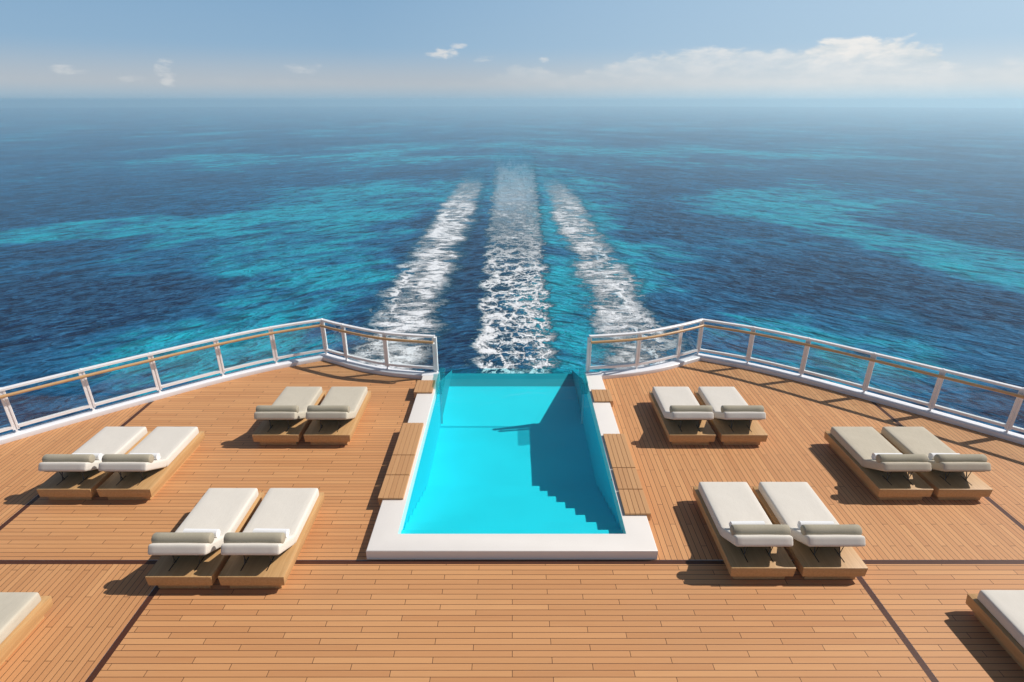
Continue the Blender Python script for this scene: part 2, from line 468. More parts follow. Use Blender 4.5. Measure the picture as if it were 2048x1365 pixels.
    froth = g.step(g.add(g.add(g.mul(fn, 0.9), g.mul(fine, 0.35)), g.add(g.mul(xr, 0.09), g.mul(g.sub(patch, 0.5), 0.35))), 0.69, 0.80)
    fcn = g.mx(g.mx(n_a, g.mul(n_b, 0.9)), g.mul(froth, 0.9))
    fcf = g.step(g.add(g.add(g.mul(fs, 0.5), g.mul(fn, 0.7)), g.add(g.mul(fine, 0.45), g.mul(g.sub(patch, 0.5), 0.35))), 0.64, 0.92)
    fc = g.add(g.mul(fcn, nearl), g.mul(g.mul(fcf, 0.85), g.sub(1.0, nearl)))
    fc = g.mul(fc, g.step(g.add(cen, g.mul(g.sub(fn, 0.5), 0.9)), 0.18, 0.62))
    side = g.mx(lft, rgt)
    # outer edge of each side trail is ragged lace, the inner part soft froth
    outer = g.step(g.add(g.ma('ABSOLUTE', x), g.mul(g.sub(patch, 0.5), 5.0)), 12.6, 15.5)
    n_s = g.mul(net(0.30, 0.36, 7.0, 0.04, 0.34, 1.2), g.add(0.15, g.mul(outer, 0.85)))
    st = g.add(g.add(g.mul(fs, 1.0), g.mul(fine, 0.40)), g.add(g.mul(side, 0.22), g.mul(g.sub(patch, 0.5), 0.5)))
    st = g.step(g.sub(st, g.mul(g.mul(outer, nearl), 0.06)), 0.71, 0.92)
    fl = g.mx(g.mul(g.mx(n_s, g.mul(n_b, g.step(patch, 0.40, 0.60, a=0.1, b=0.8))), nearl), st)
    fl = g.mul(fl, g.step(g.add(side, g.mul(g.sub(fn, 0.5), 0.9)), 0.05, 0.95))
    age = g.step(y, 90.0, 320.0, a=1.0, b=0.6)
    # milky, aerated water that fills the trails as they age
    fc = g.mx(fc, g.mul(g.mul(g.step(cen, 0.0, 1.0), g.step(y, 70.0, 170.0, a=0.0, b=0.62)), g.add(0.55, g.mul(fn, 0.9))))
    fl = g.mx(fl, g.mul(g.mul(g.step(side, 0.0, 1.0), g.step(y, 70.0, 170.0, a=0.22, b=0.62)), g.add(0.45, g.mul(fs, 1.0))))
    fc = g.mul(g.mul(fc, age), cfade); fl = g.mul(fl, age)
    # scattered froth between the bands close to the stern
    mid = g.mul(g.step(ax, 15.0, 20.0, a=1.0, b=0.0), g.step(y, 55.0, 130.0, a=1.0, b=0.0))
    sc = g.mul(g.step(g.add(g.mul(fine, 0.8), g.mul(fn, 0.6)), 0.74, 0.95), g.mul(mid, 0.34))
    foam = g.ma('ADD', g.mx(g.mul(fc, 0.95), g.mul(fl, 0.92)), sc, clamp=True)
    # faint white caps on open water crests
    cap = g.mul(g.step(ridge(w_mid), 0.90, 0.99), g.step(w_fin, 0.45, 0.65))
    foam2 = g.mx(foam, g.mul(cap, 0.03))
    c = g.mix(g.mul(g.step(g.mx(cen, side), 0.1, 0.9), 0.10), c, col(0.02, 0.25, 0.36))
    c = g.mix(g.step(foam2, 0.0, 0.55, 'LINEAR', a=0.0, b=0.8), c, col(0.07, 0.34, 0.52))
    c = g.mix(g.step(foam2, 0.22, 0.95, 'LINEAR'), c, col(0.92, 0.93, 0.95))
    h = g.mul(h, g.sub(1.0, g.mul(foam, 0.8)))
    h = g.add(h, g.mul(g.add(foam, g.mul(g.mul(fine, mid), 0.5)), 0.08))
    dist_xy = g.ma('SQRT', g.add(g.mul(x, x), g.mul(y, y)))
    nrm = g.bump(h, g.step(dist_xy, 120.0, 700.0, a=1.0, b=0.22), 1.0)
    bs = g.pr(Base__Color=c, Roughness=g.add(0.07, g.mul(foam, 0.7)), Normal=nrm)
    bs.inputs['IOR'].default_value = 1.03
    return g.surf(bs)

# (x, y, rx, ry, angle, strength) of the shallow reefs
SHALLOWS = [
    (-31, 66, 15, 20, -20, 1.25), (-27, 88, 10, 12, 0, 1.0), (-44, 84, 14, 10, 20, 0.35),
    (-46, 112, 26, 26, 30, 0.95), (-86, 120, 36, 11, 25, 1.0), (-38, 165, 26, 38, 0, 0.85), (-75, 165, 30, 22, 0, 0.3),
    (8.5, 80, 6.0, 50, 0, 1.1), (15, 118, 9, 42, 0, 0.85), (21, 92, 11, 12, 0, 0.55), (10, 190, 26, 70, 0, 0.7),
    (73, 108, 11, 38, 12, 1.25), (66, 150, 22, 24, 0, 1.0), (100, 170, 24, 34, 0, 0.6), (36, 58, 16, 10, 20, 0.75),
    (-13.5, 92, 6.5, 60, 0, -1.0), (52, 78, 18, 14, 10, -0.6), (-62, 72, 22, 13, 22, -0.7), (-2, 90, 5, 55, 0, -0.5),
    (42, 100, 16, 14, 0, 0.30), (-110, 260, 70, 40, 0, 0.6), (100, 300, 90, 60, 0, 0.6), (-30, 330, 60, 60, 0, 0.5),
]
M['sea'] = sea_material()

bm = bmesh.new()
bmesh.ops.create_circle(bm, cap_ends=True, segments=128, radius=2600)
bmesh.ops.translate(bm, vec=(0, 0, SEA), verts=bm.verts)
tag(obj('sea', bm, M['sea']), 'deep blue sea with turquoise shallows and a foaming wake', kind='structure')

# ------------------------------------------------------------------ deck
KERB_L = [(-15.2, -3.0), (-15.1, 2.0), (-14.5, 6.0), (-13.2, 8.5), (-12.2, 9.75), (-11.25, 10.66), (-10.2, 11.62), (-9.1, 12.58),
          (-7.87, 13.60), (-6.72, 14.40), (-5.50, 15.05)]
KERB_IN = [(-5.50, 15.05), (-5.05, 14.80), (-4.54, 14.50), (-4.06, 14.27), (-3.41, 14.05), (-2.9, 13.93), (-2.40, 13.84), (-1.93, 13.80)]
def smooth_path(pts, n=5):
    out = []
    for i in range(len(pts)-1):
        p0 = pts[max(0, i-1)]; p1 = pts[i]; p2 = pts[i+1]; p3 = pts[min(len(pts)-1, i+2)]
        for k in range(n):
            t = k/n
            out.append(tuple(0.5*((2*b) + (-a+c)*t + (2*a-5*b+4*c-d)*t*t + (-a+3*b-3*c+d)*t**3)
                             for a, b, c, d in zip(p0, p1, p2, p3)))
    out.append(pts[-1])
    return out
KL = smooth_path(KERB_L); KI = smooth_path(KERB_IN)
SIL = KL + KI[1:]

def yedge(x):
    """deck edge (inner foot of kerb) for a given -|x|"""
    x = -abs(x)
    for a, b in zip(SIL[:-1], SIL[1:]):
        if a[0] <= x <= b[0] and b[0] > a[0]:
            t = (x-a[0])/(b[0]-a[0]); return a[1]+(b[1]-a[1])*t
    return SIL[-1][1]

def xs_between(x0, x1):
    xs = [x0] + sorted({p[0]*s for p in SIL for s in (1, -1) if x0+1e-3 < p[0]*s < x1-1e-3}) + [x1]
    return xs

GW = 0.05   # half groove
def region(bm, x0, x1, y0, mi):
    """sheet from y0 up to the deck edge between x0 and x1"""
    xs = xs_between(x0, x1)
    for a, b in zip(xs[:-1], xs[1:]):
        ya, yb = yedge(a)+0.05, yedge(b)+0.05
        if ya <= y0 and yb <= y0: continue
        ya, yb = max(ya, y0+0.001), max(yb, y0+0.001)
        f = bm.faces.new([bm.verts.new(q) for q in ((a, y0, 0), (b, y0, 0), (b, yb, 0), (a, ya, 0))])
        f.material_index = mi
def rect(bm, x0, x1, y0, y1, mi, z=0.0):
    f = bm.faces.new([bm.verts.new(q) for q in ((x0, y0, z), (x1, y0, z), (x1, y1, z), (x0, y1, z))])
    f.material_index = mi
bm = bmesh.new()
YS0, YS1 = 7.150, 7.245
XF, XN = 9.08, 5.53
region(bm, -15.0, -XF-GW, YS1, 1)
region(bm, -XF+GW, -2.25, YS1, 0)
region(bm, 2.25, XF-GW, YS1, 1)
region(bm, XF+GW, 15.0, YS1, 1)
rect(bm, -15.2, -XN-GW, -3, YS0, 1)
rect(bm, -XN+GW, XN-GW, -3, YS0, 0)
rect(bm, XN+GW, 15.2, -3, YS0, 0)
rect(bm, -2.25, 2.25, YS1, YS1+0.25, 0)
bmesh.ops.remove_doubles(bm, verts=bm.verts, dist=0.0005)
tag(obj('deck', bm, [M['deck_x'], M['deck_y']]), 'sunlit teak plank deck around the pool', kind='structure')
# dark inlay boards lying in the grooves
bm = bmesh.new()
e = 0.004
box(bm, -15.2, 15.2, YS0+e, YS1-e, -0.06, -0.003)
for s in (-1, 1):
    ye = yedge(XF)
    box(bm, s*XF-GW+e, s*XF+GW-e, YS1+0.002, ye+0.1, -0.06, -0.003)
    box(bm, s*XN-GW+e, s*XN+GW-e, -3, YS0-0.002, -0.06, -0.003)
tag(obj('deck_inlay', bm, M['inlay']), 'dark wood inlay strips between the deck panels', kind='structure')
# hull below (inset so that it stays under the deck edge)
bm = bmesh.new()
outer = []
for p in SIL: outer.append((p[0], p[1]))
ring = outer + [(-1.93, 13.0), (1.93, 13.0)] + [(-x, y) for x, y in reversed(outer)]
def hull_ring(z, k):
    return [bm.verts.new((x*k, (y+3)*k-3, z)) for x, y in ring]
tops = hull_ring(-0.09, 1.0); b1 = hull_ring(-2.0, 0.985); b2 = hull_ring(SEA-0.5, 0.86)
for A, B in ((tops, b1), (b1, b2)):
    for i in range(len(ring)-1):
        if i in (len(outer)-1, len(outer), len(outer)+1): continue      # the pool passes through here
        bm.faces.new((A[i], A[i+1], B[i+1], B[i]))
tag(obj('ship_hull', bm, M['white_paint']), 'white hull of the ship under the deck', kind='structure')

# ------------------------------------------------------------------ pool
CO_X1, CO_X0 = 2.40, 1.965        # coping outer / inner
CO_Z = 0.18
WATER = 0.125
PY0, PY1 = 7.64, 13.15
FLOOR = -1.28
pool = thing('swimming_pool', 'raised rectangular swimming pool of bright cyan water with cream stone coping', 'swimming pool', (0, 7.25, 0))
def pobj(name, bm, mat, parent, **kw):
    o = obj(name, bm, mat, parent, **kw)
    o.matrix_parent_inverse = Matrix.Translation(-Vector(parent.location))
    return o
# coping: one U shaped mesh with rounded top edges
bm = bmesh.new()
U = [(-CO_X1, 7.255), (CO_X1, 7.255), (CO_X1, 13.72), (CO_X0, 13.72), (CO_X0, PY0), (-CO_X0, PY0), (-CO_X0, 13.72), (-CO_X1, 13.72)]
b = bmesh.new()
bot = [b.verts.new((x, y, -0.1)) for x, y in U]; top = [b.verts.new((x, y, CO_Z)) for x, y in U]
n = len(U)
for i in range(n): b.faces.new((bot[i], bot[(i+1) % n], top[(i+1) % n], top[i]))
f = b.faces.new(top); b.faces.new(bot[::-1])
bmesh.ops.bevel(b, geom=[e_ for e_ in f.edges], offset=0.016, segments=3, affect='EDGES', profile=0.5)
merge(bm, b)
pobj('coping', bm, M['stone'], pool, smooth=True, angle=40)
# basin
bm = bmesh.new()
ix = CO_X0 + 0.004
def quad(bm, a, b_, c, d, mi=0):
    f = bm.faces.new([bm.verts.new(q) for q in (a, b_, c, d)]); f.material_index = mi
zt = CO_Z-0.03
YE = 16.8
quad(bm, (-ix, PY0-.004, FLOOR), (ix, PY0-.004, FLOOR), (ix, 15.88, FLOOR), (-ix, 15.88, FLOOR))  # floor carried on past the glass so sunlit lining shows there
quad(bm, (-ix, 15.88, FLOOR), (ix, 15.88, FLOOR), (ix, YE, FLOOR), (-ix, YE, FLOOR), 1)
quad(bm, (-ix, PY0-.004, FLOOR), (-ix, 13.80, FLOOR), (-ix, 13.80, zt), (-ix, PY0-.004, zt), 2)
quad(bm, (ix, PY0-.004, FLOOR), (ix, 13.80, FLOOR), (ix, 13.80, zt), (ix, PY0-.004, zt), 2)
quad(bm, (-ix, PY0-.004, FLOOR), (ix, PY0-.004, FLOOR), (ix, PY0-.004, zt), (-ix, PY0-.004, zt))
for s in (-1, 1):   # sloping cheeks added to shade the made-up tray beyond the glass
    quad(bm, (s*ix, 13.80, FLOOR), (s*ix, YE, FLOOR), (s*ix, YE, -1.16), (s*ix, 13.80, -0.04), 1)
basin = pobj('basin', bm, [M['pool'], M['tray_tint'], M['pool_wall']], pool)
bm = bmesh.new()
for i in range(8):
    y0 = PY0 + 0.38*i
    z = -0.05 - 0.153*i
    box(bm, -ix+0.003, ix-0.003, PY0+0.001 if i == 0 else y0+0.0015, y0+0.38, FLOOR-0.02, z, 0.006, 1)
pobj('steps', bm, M['pool'], pool)
# a pair of underwater wall fittings
for (yy) in (9.2, 8.55):
    bm = bmesh.new()
    bmesh.ops.create_uvsphere(bm, u_segments=12, v_segments=8, radius=0.022)
    o = pobj('wall_light', bm, M['steel'], pool, smooth=True)
    o.data.transform(Matrix.Translation((1.962, yy, 0.150)))
# water surface
bm = bmesh.new()
quad(bm, (-CO_X0+.002, PY0+.002, WATER), (CO_X0-.002, PY0+.002, WATER), (CO_X0-.002, PY1, WATER), (-CO_X0+.002, PY1, WATER))
tag(obj('pool_water', bm, M['pool_water']), 'clear cyan water filling the pool', kind='structure')

# glass end wall with its overflow channel
gw = thing('glass_wall', 'low teal glass wall closing the far end of the pool above the wake', 'glass wall', (0, 13.5, 0))
bm = bmesh.new()
quad(bm, (-1.955, 13.18, 0.116), (1.955, 13.18, 0.116), (1.80, 13.84, 0.116), (-1.80, 13.84, 0.116))
pobj('overflow_channel', bm, M['edge_glass'], gw)
bm = bmesh.new()
quad(bm, (-1.80, 13.16, 0.10), (1.80, 13.16, 0.10), (1.80, 13.16, 0.130), (-1.80, 13.16, 0.130))
pobj('weir_lip', bm, M['edge_glass'], gw)
bm = bmesh.new()
quad(bm, (-1.80, 13.86, 0.0), (1.80, 13.86, 0.0), (1.80, 13.86, 0.30), (-1.80, 13.86, 0.30))
pobj('main_panel', bm, M['panel_glass'], gw)
bm = bmesh.new()
box(bm, -1.80, 1.80, 13.853, 13.869, 0.3005, 0.312, 0.002, 1)
pobj('rim', bm, M['panel_glass'], gw)
for s in (-1, 1):
    bm = bmesh.new()
    x0, x1 = sorted((s*1.81, s*1.95))
    box(bm, x0, x1, 12.98, 13.88, 0.0, 0.335, 0.004, 1)
    pobj('side_panel', bm, M['aqua'], gw)

# wooden pads capping stretches of the coping
PZ0, PZ1 = CO_Z+0.001, CO_Z+0.045
def pad(y0, y1, s, label):
    o = thing('wooden_pad', label, 'wooden pad', (s*2.245, (y0+y1)/2, PZ0), 'slatted wooden pads on the pool coping')
    bm = bmesh.new()
    W = 0.0925; x = -0.235
    k = 0
    while x < 0.2345:
        x1 = min(x + W - 0.004, 0.235)
        box(bm, x, x1, -(y1-y0)/2, (y1-y0)/2, 0.012, PZ1-PZ0, 0.003, 1)
        x += W + 0.0015; k += 1
    obj('boards', bm, M['pad_boards'], o)
    bm = bmesh.new()
    box(bm, -0.232, 0.232, -(y1-y0)/2+0.006, (y1-y0)/2-0.006, 0.0, 0.0115)
    # outer apron that hooks over the coping
    a0, a1 = sorted((s*0.160, s*0.232))
    box(bm, a0, a1, -(y1-y0)/2+0.008, (y1-y0)/2-0.008, -0.13, -0.001)
    obj('frame', bm, M['pad_boards'], o)
def pad_wood():
    g = G('teak_pad_wood')
    tc = g.nt.nodes.new('ShaderNodeTexCoord'); oi = g.nt.nodes.new('ShaderNodeObjectInfo')
    p = tc.outputs['Object']; x, y, z = g.xyz(p)[:3]
    wn = g.nt.nodes.new('ShaderNodeTexWhiteNoise'); wn.noise_dimensions = '2D'
    g.set(wn, 'Vector', g.vec(g.ma('FLOOR', g.div(g.add(x, 0.2355), 0.094)), g.mul(oi.outputs['Random'], 20.0), 0.0))
    gr = g.noise(g.vec(g.mul(x, 60.0), g.mul(y, 2.0), g.mul(oi.outputs['Random'], 9.0)), 1.0, 4, 0.6, 0.4)
    t = g.add(g.mul(wn.outputs['Value'], 0.5), g.mul(gr, 0.6))
    c = g.mix(t, col(0.50, 0.25, 0.105), col(0.62, 0.345, 0.155))
    return g.surf(g.pr(Base__Color=c, Roughness=0.5, Normal=g.bump(gr, 0.15, 0.002)))
M['pad_boards'] = pad_wood()
pad(12.69, 13.35, -1, 'short wooden pad on the left coping, nearest the glass wall')
pad(9.945, 11.21, -1, 'long wooden pad on the left coping, farthest of the three adjoining there')
pad(9.265, 9.925, -1, 'middle wooden pad of the three adjoining on the left coping')
pad(8.55, 9.245, -1, 'wooden pad on the left coping, nearest the broad cream front ledge')
pad(12.23, 12.83, 1, 'short wooden pad on the right coping, nearest the glass wall')
pad(9.505, 10.75, 1, 'long wooden pad on the right coping, farthest of the three adjoining there')
pad(8.82, 9.485, 1, 'middle wooden pad of the three adjoining on the right coping')
pad(8.12, 8.80, 1, 'wooden pad on the right coping, nearest the broad cream front ledge')

# ------------------------------------------------------------------ railings
POSTS = [(-14.98, 5.0), (-14.05, 7.55), (-13.05, 9.0), (-12.15, 10.0), (-11.12, 10.98), (-10.05, 11.94), (-8.98, 12.86), (-7.82, 13.82), (-6.68, 14.62), (-5.45, 15.24),
         (-4.74, 14.83), (-3.45, 14.25), (-2.07, 13.99)]
def mir(pts, s): return [(p[0]*s, p[1]) for p in pts]
def offset_path(pts, d):
    out = []
    n = len(pts)
    for i, p in enumerate(pts):
        p = Vector((p[0], p[1]))
        a = (p-Vector(pts[i-1][:2])).normalized() if i > 0 else None
        b = (Vector(pts[i+1][:2])-p).normalized() if i < n-1 else None
        t = (a or b) if (a is None or b is None) else (a+b).normalized()
        k = 1.0/max(0.6, t.dot(a or b))
        nrm = Vector((-t.y, t.x))
        out.append((p.x+nrm.x*d*k, p.y+nrm.y*d*k))
    return out
def make_rail(s, label):
    # s = 1 builds the left railing as listed, s = -1 its mirror image
    root = thing('deck_railing', label, 'railing', (-5.45*s, 15.24, 0), 'railings at the stern')
    inv = Matrix.Translation(-Vector(root.location))
    def part(name, bm, mat, par=None, smooth=False, angle=None):
        if s == -1: bmesh.ops.scale(bm, vec=(-1, 1, 1), verts=bm.verts)
        o = obj(name, bm, mat, None, smooth, angle)
        o.data.transform(inv)
        o.parent = par or root
        return o
    # kerb
    bm = bmesh.new()
    full = KL[:-1] + KI
    prof = [(-0.0, -0.02), (-0.0, 0.085), (0.006, 0.104), (0.022, 0.116), (0.10, 0.122), (0.25, 0.118), (0.268, 0.10), (0.275, -0.25), (0.1, -0.25)]
    path = [(x, y, 0) for x, y in full if x < -2.44] + [(-2.44, 13.848, 0)]
    sweep(bm, path, prof)
    prof2 = [(0.0, 0.0), (0.0, 0.150), (0.02, 0.165), (0.235, 0.165), (0.25, 0.15), (0.25, -0.25), (0.1, -0.25)]
    sweep(bm, [(-2.435, 13.735, 0), (-1.975, 13.735, 0)], [(q[0]*1.0, q[1]) for q in prof2])
    part('kerb', bm, M['white_paint'], smooth=True, angle=35)
    # line the rails follow: posts + smoothing per leg
    ci = [i for i, p in enumerate(POSTS) if p == (-5.45, 15.24)][0]
    A = smooth_path(POSTS[:ci+1], 5); B = smooth_path(POSTS[ci:], 5)
    line = A[:-1] + B
    top = [(x, y, 1.20) for x, y in line]
    bm = bmesh.new()
    sweep(bm, top, [(-0.05, -0.03), (-0.05, 0.018), (-0.042, 0.025), (0.042, 0.025), (0.05, 0.018), (0.05, -0.03)])
    part('top_rail', bm, M['rail_white'])
    bm = bmesh.new()
    hl = offset_path(line, -0.13)
    sweep(bm, [(x, y, 1.08) for x, y in hl], circ(0.036, 12))
    part('handrail', bm, M['hand_wood'], smooth=True, angle=50)
    for k in range(len(POSTS)):
        p = Vector(POSTS[k])
        a = Vector(POSTS[max(0, k-1)]); c = Vector(POSTS[min(len(POSTS)-1, k+1)])
        t = ((p-a).normalized() if k else Vector((0, 0))) + ((c-p).normalized() if k < len(POSTS)-1 else Vector((0, 0)))
        t.normalize(); ang = math.atan2(t.y, t.x)
        bm = bmesh.new()
        zb = 0.118 if k < len(POSTS)-1 else 0.16
        def lb(x0, x1, y0, y1, z0, z1, bev=0.004):
            b = bmesh.new(); box(b, x0, x1, y0, y1, z0, z1, bev, 1)
            merge(bm, b, Matrix.Translation((p.x, p.y, 0)) @ Matrix.Rotation(ang, 4, 'Z'))
        # two flanges with a recessed web, on a narrow foot
        lb(-0.060, -0.016, -0.03, 0.03, 0.20, 1.182)
        lb(0.016, 0.060, -0.03, 0.03, 0.20, 1.182)
        lb(-0.013, 0.013, -0.018, 0.018, 0.14, 1.18, 0.0)
        lb(-0.022, 0.022, -0.022, 0.022, zb-0.02, 0.199)
        lb(-0.045, 0.045, -0.04, 0.04, zb-0.02, zb+0.012)
        lb(-0.020, 0.020, -0.035, 0.035, 1.223, 1.235)
        po = part('post', bm, M['rail_white'])
        bm = bmesh.new()
        lb(-0.02, 0.02, -0.135, -0.031, 1.02, 1.045)
        lb(-0.02, 0.02, -0.145, -0.115, 1.02, 1.055)
        part('handrail_bracket', bm, M['rail_white'], po)
    # glass bays with a bottom rail each
    for k in range(len(POSTS)-1):
        leg, kk = (A, k) if k < ci else (B, k-ci)
        seg = leg[kk*5:kk*5+6]
        # trim the ends where the posts stand
        def lerp(a, b, t): return (a[0]+(b[0]-a[0])*t, a[1]+(b[1]-a[1])*t)
        d0 = math.dist(seg[0], seg[1]); d1 = math.dist(seg[-2], seg[-1])
        seg = [lerp(seg[0], seg[1], 0.055/d0)] + list(seg[1:-1]) + [lerp(seg[-1], seg[-2], 0.055/d1)]
        bm = bmesh.new()
        sweep(bm, [(x, y, 0) for x, y in seg], [(-0.006, 0.30), (-0.006, 1.12), (0.006, 1.12), (0.006, 0.30)])
        part('glass_pane', bm, M['rail_glass'])
        bm = bmesh.new()
        sweep(bm, [(x, y, 0) for x, y in seg], [(-0.035, 0.235), (-0.035, 0.30), (0.035, 0.30), (0.035, 0.235)])
        part('bottom_rail', bm, M['rail_white'])
make_rail(1, 'white glass railing with wooden handrail on the left side of the pool')
make_rail(-1, 'white glass railing with wooden handrail on the right side of the pool')

# ------------------------------------------------------------------ loungers
LW, LL = 1.01, 2.04
def towel_mesh(L=0.54, r=0.078):
    bm = bmesh.new()
    b = bmesh.new()
    # spiral roll: outer skin plus a spiral groove on the ends
    seg = 64; turns = 3.0
    inner = 0.012
    pts = []
    for i in range(seg*3+1):
        a = i/seg*2*math.pi
        rr = inner + (r-inner)*(a/(2*math.pi*turns))
        pts.append((rr*math.cos(a), rr*math.sin(a)))
    th = (r-inner)/turns*0.86
    ra = []; rb = []
    for (yy, zz) in pts:
        ln = math.hypot(yy, zz)
        q = max(0.001, ln-th)/ln
        ra.append((yy, zz)); rb.append((yy*q, zz*q))
    for x in (-L/2, L/2):
        A = [b.verts.new((x, yy, zz)) for yy, zz in ra]; B = [b.verts.new((x, yy, zz)) for yy, zz in rb]
        for i in range(len(A)-1): b.faces.new((A[i], A[i+1], B[i+1], B[i]))
        if x < 0: A0, B0 = A, B
        else:
            for i in range(len(A)-1):
                b.faces.new((A0[i], A0[i+1], A[i+1], A[i]))
                b.faces.new((B0[i], B0[i+1], B[i+1], B[i]))
            b.faces.new((A0[-1], B0[-1], B[-1], A[-1]))
    for v in b.verts:
        v.co.z *= 0.97
    merge(bm, b)
    return bm

def make_lounger(cloth):
    root = thing('sun_lounger', 'x', 'sun lounger', (0, 0, 0), 'double rows of sun loungers on the deck')
    # origin: middle of the head end (camera side), on the deck. +y runs to the foot end
    bm = bmesh.new()
    b = bmesh.new(); bmesh.ops.create_cube(b, size=1)
    for v in b.verts:
        inset = 0.014 if v.co.z < 0 else 0.0
        v.co = Vector((math.copysign(LW/2-inset, v.co.x), (LL-inset) if v.co.y > 0 else inset*0.2, 0.30 if v.co.z > 0 else 0.125))
    bmesh.ops.bevel(b, geom=b.edges[:], offset=0.008, segments=2, affect='EDGES', profile=0.5)
    merge(bm, b)
    obj('base', bm, M['oak'], root, smooth=True, angle=35)
    bm = bmesh.new()
    box(bm, -LW/2+0.10, LW/2-0.10, 0.07, LL-0.12, 0.0, 0.1245, 0.004, 1)
    obj('plinth', bm, M['oak'], root)
    # mattress
    bm = bmesh.new()
    rounded(bm, 0.895, 1.27, 0.175, 0.034, puff=0.006, wr=0.004, seed=1.0,
            mat=Matrix.Translation((0, 0.685+1.27/2, 0.301+0.0875)))
    mt = obj('mattress', bm, cloth, root, smooth=True)
    bm = bmesh.new()
    ang = R(-28.5)
    hinge = Vector((0, 0.69, 0.308))
    mat = Matrix.Translation(hinge) @ Matrix.Rotation(ang, 4, 'X') @ Matrix.Translation((0, -0.345, 0.0825))
    rounded(bm, 0.895, 0.66, 0.165, 0.034, ny=10, puff=0.006, wr=0.004, seed=5.0, mat=mat)
    obj('backrest', bm, cloth, root, smooth=True)
    bm = bmesh.new()
    b = bmesh.new(); box(b, -0.38, 0.38, -0.60, -0.04, -0.014, -0.002, 0.003, 1)
    merge(bm, b, Matrix.Translation(hinge) @ Matrix.Rotation(ang, 4, 'X'))
    obj('backrest_board', bm, M['dark_slot'], root)
    # bolster pillow
    bm = bmesh.new()
    cyl_x(bm, 0.087, 0.905, mat=Matrix.Translation((0, 0.342, 0.745)), round_=0.022)
    obj('bolster', bm, M['bolster'], root, smooth=True, angle=60)
    for x in (-0.205, 0.195):
        bm = bmesh.new()
        p0 = (x, 0.20, 0.302); p1 = (x, 0.44, 0.302)
        box(bm, x-0.007, x+0.007, 0.12, 0.42, 0.3005, 0.304)
        obj('strut_slot', bm, M['dark_slot'], root)
        bm = bmesh.new()
        b = bmesh.new(); box(b, -0.007, 0.007, -0.005, 0.005, 0, 0.28)
        merge(bm, b, Matrix.Translation((x, 0.27, 0.304)) @ Matrix.Rotation(R(-20), 4, 'X'))
        b = bmesh.new(); box(b, -0.005, 0.005, -0.004, 0.004, 0, 0.23)
        merge(bm, b, Matrix.Translation((x+0.018, 0.30, 0.304)) @ Matrix.Rotation(R(12), 4, 'X'))
        obj('backrest_strut', bm, M['dark_metal'], root)
    return root

protos = {}
tw = None
def put_lounger(x, y, cloth, label):
    if cloth not in protos:
        protos[cloth] = o = make_lounger(M[cloth])
    else:
        o = copy_tree(protos[cloth])
    o.location = (x, y, 0); o['label'] = label
    return o
def put_towel(x, y, side, label):
    global tw
    if tw is None:
        tw = obj('rolled_towel', towel_mesh(), M['towel'], None, smooth=True, angle=50); o = tw
    else:
        o = tw.copy(); C.objects.link(o)
    tag(o, label, 'towel', 'rolled white towels on the sun loungers')
    o.location = (x - side*0.0 + (0.130 if side > 0 else -0.085), y+0.60, 0.628)
    o.rotation_euler = (R(random.uniform(-40, 40)), 0, R(random.uniform(-1.5, 1.5)))
h = LW/2
SPOTS = [
 (-5.60+h, 6.58, 'white_cloth', 1, 'white sun lounger with towel, left one of the near left pair'),
 (-4.49+h, 6.58, 'white_cloth', 1, 'white sun lounger with towel, right one of the near left pair'),
 (-8.89+h, 8.70, 'cream_cloth', 1, 'cream sun lounger of the outer left pair, the one nearer the left railing'),
 (-7.77+h, 8.70, 'cream_cloth', 1, 'cream sun lounger of the outer left pair, the one nearer the pool'),
 (-5.65+h, 10.57, 'sage_cloth', 0, 'pale taupe sun lounger without towel, left of the far left pair near the railing corner'),
 (-4.53+h, 10.57, 'sage_cloth', 0, 'pale taupe sun lounger without towel, right of the far left pair near the pool'),
 (3.42+h, 10.57, 'cream_cloth', 0, 'cream sun lounger without towel, far right pair, the one nearer the pool'),
 (4.55+h, 10.57, 'cream_cloth', 0, 'cream sun lounger without towel, far right pair, the one farther from the pool'),
 (6.87+h, 8.70, 'taupe_cloth', -1, 'taupe sun lounger with white towel, left of the outer right pair'),
 (7.98+h, 8.70, 'taupe_cloth', -1, 'taupe sun lounger with white towel, right of the outer right pair beside the right railing'),
 (3.41+h, 6.76, 'white_cloth', -1, 'white sun lounger with towel, left of the near right pair, beside the coping corner'),
 (4.53+h, 6.76, 'white_cloth', -1, 'white sun lounger with towel, right of the near right pair'),
 (-6.76-h, 4.19, 'sage_cloth', 0, 'pale taupe sun lounger cut off by the lower left corner'),
 (6.71+h, 4.23, 'white_cloth', 0, 'white sun lounger cut off by the lower right corner'),
]
for i, (x, y, cl, tws, lab) in enumerate(SPOTS):
    put_lounger(x, y, cl, lab)
    if tws:
        put_towel(x, y, tws, 'rolled white towel behind the bolster of the ' + {
            0: 'near left pair, left lounger', 1: 'near left pair, right lounger',
            2: 'outer left pair, lounger nearer the railing', 3: 'outer left pair, lounger nearer the pool',
            8: 'outer right taupe pair, left lounger', 9: 'outer right taupe pair, right lounger',
            10: 'near right white pair, left lounger', 11: 'near right white pair, right lounger'}[i])

# ------------------------------------------------------------------ haze
g = G('sea_haze')
pv = g.nt.nodes.new('ShaderNodeVolumePrincipled')
pv.inputs['Color'].default_value = col(0.71, 0.92, 1.0)
pv.inputs['Density'].default_value = 0.00085
pv.inputs['Anisotropy'].default_value = 0.32
g.nt.links.new(pv.outputs[0], g.out.inputs['Volume'])
bm = bmesh.new()
box(bm, -2700, 2700, -2700, 2700, SEA-1.0, 8.6)
hz = tag(obj('haze', bm, g.m), 'pale sea haze over the water', kind='stuff')

